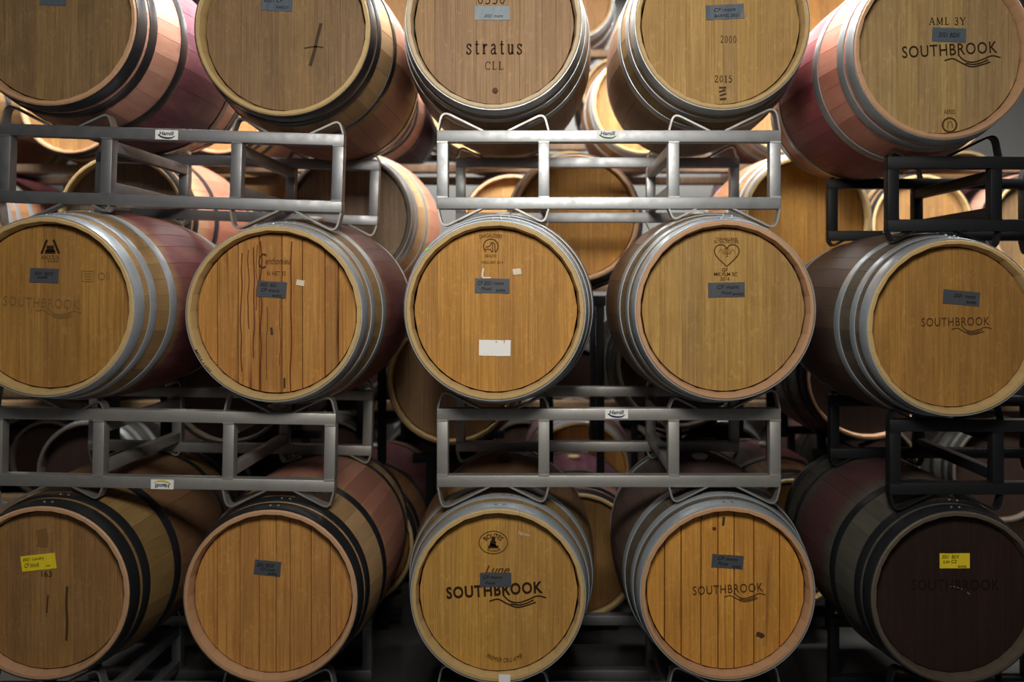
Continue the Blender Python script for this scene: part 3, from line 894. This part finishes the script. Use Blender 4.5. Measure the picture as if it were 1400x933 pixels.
marks('M4', 'heart_inner_line', 993.5, 349, [([(-6, 2), (6, 2)], 1.0, False)], BURN_FAINT)
head_text('M4', '2', 994, 348, 3.4, 6, BURN_SOFT)
head_text('M4', 'LOIRE', 993, 341, 9, 2.2, BURN_SOFT)
head_text('M4', 'GF', 991, 369, 8, 4.6, BURN_SOFT, bold=.01)
head_text('M4', 'MK FLM SC', 992, 375, 32, 5, BURN_SOFT, bold=.01)
head_text('M4', '2016', 991, 381.3, 12.5, 4.4, BURN_SOFT, bold=.01)
tape('M4', 993, 396.5, 50, 20, TAPE, -1, [('CF mont', 2, 4, 30, 5), ('BARREL', 16, -6, 16, 3.6), ('Pinot', 0, -4, 14, 4.5)])
tape('M5', 1314, 407.5, 50, 19, TAPE, 5, [('2021 mont', 4, 3, 30, 5), ('BARREL', 14, -5, 14, 3.4)])
winery('M5', 1306, 440, 93, BURN_SOFT, -1.0, .004)
# bottom row
tape('B1', 53, 769, 47, 21, YELLOW, -6, [('2021 Landry', -6, 5, 30, 5), ('CF block', -9, -2.5, 20, 6), ('no', 13, -6, 6, 2.5)])
head_text('B1', '163', 64, 785, 14, 8, BURN)
marks('B1', 'wine_streak', 91, 838, [([(1, 36), (0, 12), (1, -14), (0, -38)], 3.4, True)], STAIN)
marks('B1', 'wine_streak', 64, 826, [([(2, 12), (0, -12)], 2.2, False)], STAIN)
marks('B1', 'damp_patch', 58, 736, [([(-2, 12), (1, 0), (0, -12)], 15, True)], BURN_FAINT)
tape('B2', 366, 777, 36, 20, TAPE, 6, [('2021 BDX', -3, 4, 24, 4.5), ('CF mont', 1, -1.5, 20, 4), ('BARREL', 8, -7, 13, 3.2)])
marks('B3', 'oval_emblem', 674.5, 742, [(arc_pts(0, 0, 19.5, 15.5, 0, 360, 36), 1.1, False)], BURN_SOFT)
head_text('B3', 'BOUTES', 674.5, 732.5, 27, 6.5, BURN, arc=.9, bold=.01)
marks('B3', 'emblem_figure', 674.5, 743, [([(0, 9), (0, 3)], 5, False), ([(0, 3), (-1, -4)], 8, False), ([(-7, -5), (7, -5)], 3.6, False), ([(-5, -1), (4, -4)], 3, False)], BURN)
head_text('B3', 'TONNELIER', 675, 753.5, 19, 3, BURN, arc=-.6)
head_text('B3', 'Lune', 680, 779, 34, 11, BURN_SOFT, shear=.4, bold=.008, name='script_lettering')
tape('B3', 677.5, 793, 43, 19, TAPE, 0, [('CF mont', -4, 4, 26, 4.5), ('Pinot', -7, -4, 14, 4)])
winery('B3', 676, 807, 132, BURN, -3.6, .03)
head_text('B3', 'PREMIER CRU of MP', 690, 903, 50, 6, BURN_SOFT, arc=-.55)
o = flat('paper_tag', [[(-.018, -.016), (.018, -.016), (.02, .014), (-.019, .015)]], [WHITE], B['B3'], (.021, -L0/2 - .0012, .34 - .272))
head_text('B3', 'Myrine', 716, 731, 16, 6, CREAM, shear=.3, rot=12, name='chalk_writing')
tape('B4', 994.5, 768, 43, 18, TAPE, 4, [('CF mont', 0, 4, 28, 4.5), ('Pinot', -6, -3, 14, 4), ('BARREL', 13, -6, 12, 3.2)])
winery('B4', 995, 805.5, 96, BURN_SOFT, -3.0, .004)
marks('B4', 'knot', 989.5, 713, [([(0, 6), (-1, -6)], 3.6, False)], STAIN)
marks('B4', 'knot', 1038, 869, [([(-4, 2), (3, 0), (5, -3)], 6.5, True)], STAIN)
marks('B4', 'knot', 976, 723, [([(-2, 0), (3, 0)], 4, False)], BURN_SOFT)
tape('B5', 1305, 767, 41, 20.5, YELLOW, 0, [('2021  BDX', -6, 6, 24, 4.5), ('Lot C2', -7, -.5, 18, 4.5), ('BARREL', 10, -7.5, 12, 3)])
winery('B5', 1306, 800, 120, BURN_WINE, 0, .006, wave=False)
marks('B5', 'chalk_scratch', 1312, 806, [([(-15, 5), (-5, 3), (6, -1)], 1.3, True), ([(10, -4), (14, -7)], 1.8, False)], SCRATCH)

# maker stickers on the racks
def sticker(rk, px, py, y_front, scale, swoosh, text_mat, flip=False, wpx=31, hpx=13):
    k = 1 / scale
    x = (px - CX) * k - rk.location.x
    z = EYE + (CY - py) * k - rk.location.z
    a = -rk.rotation_euler.y
    lx, lz = x * math.cos(a) + z * math.sin(a), -x * math.sin(a) + z * math.cos(a)
    v, f = box_data(-wpx*k/2, wpx*k/2, -.0010, 0, -hpx*k/2, hpx*k/2)
    o = link('maker_sticker', mesh('maker_sticker', v, f, [WHITE]), rk, (lx, -.0002, lz), (0, math.pi if flip else 0, 0))
    text(o, 'Hamill', (0, -.0014, 2.0*k), 20*k, 5.6*k, text_mat, bold=.03, shear=.15)
    pts = smooth_path([(-12*k, .2*k), (-7*k, -3*k), (0, -4.4*k), (7*k, -3.9*k), (11.5*k, -1.2*k)])
    n = len(pts)
    wd = [(.8 + 1.7 * math.sin(math.pi * min(1, i / (n-1) * .9 + .1))) * k for i in range(n)]
    flat('swoosh', ribbon(pts, wd), [swoosh], o, (0, -.0014, 0))
sticker(rk_ul, 228, 184.5, .158, 405, NAVY, NAVY)
sticker(rk_uc, 831, 184.5, .158, 405, GREEN, NAVY)
sticker(rk_lc, 843, 566, .158, 405, NAVY, NAVY)
sticker(rk_ll, 222, 662.5, .158, 405, YPRINT, NAVY, True)

# mesh all the writing in one go
tmp = []
for t in texts:
    cu = bpy.data.curves.new('txt', 'FONT')
    cu.body = t['s']
    cu.align_x = 'CENTER'
    cu.shear = t['shear']
    cu.offset = t['bold']
    cu.space_character = t['space']
    cu.resolution_u = 3
    ob = bpy.data.objects.new('txt', cu)
    col.objects.link(ob)
    tmp.append(ob)
bpy.context.view_layer.update()
dg = bpy.context.evaluated_depsgraph_get()
made = [bpy.data.meshes.new_from_object(o.evaluated_get(dg)) for o in tmp]
for o in tmp:
    bpy.data.objects.remove(o)
for t, me in zip(texts, made):
    me.name = t['name']
    xs = [v.co.x for v in me.vertices]; ys = [v.co.y for v in me.vertices]
    x0, x1, y0, y1 = min(xs), max(xs), min(ys), max(ys)
    for v in me.vertices:
        x = ((v.co.x - x0) / (x1 - x0) - .5) * t['w']
        z = ((v.co.y - y0) / (y1 - y0) - .5) * t['h']
        if t['arc']:
            a = t['arc']
            r = t['w'] / (2 * abs(a))
            th = x / r
            s = 1 if a > 0 else -1
            rr = r + s * z
            x, z = math.sin(th) * rr, s * (math.cos(th) * rr - r)
        v.co = (x, 0, z)
    me.materials.clear()
    me.materials.append(t['m'])
    me.update()
    link(t['name'], me, t['p'], t['loc'], (0, R_(t['rot']), 0))

for o in list(B.values()) + list(row2.values()):
    pass
for o in sc.objects:
    if '_c' in o: del o['_c']
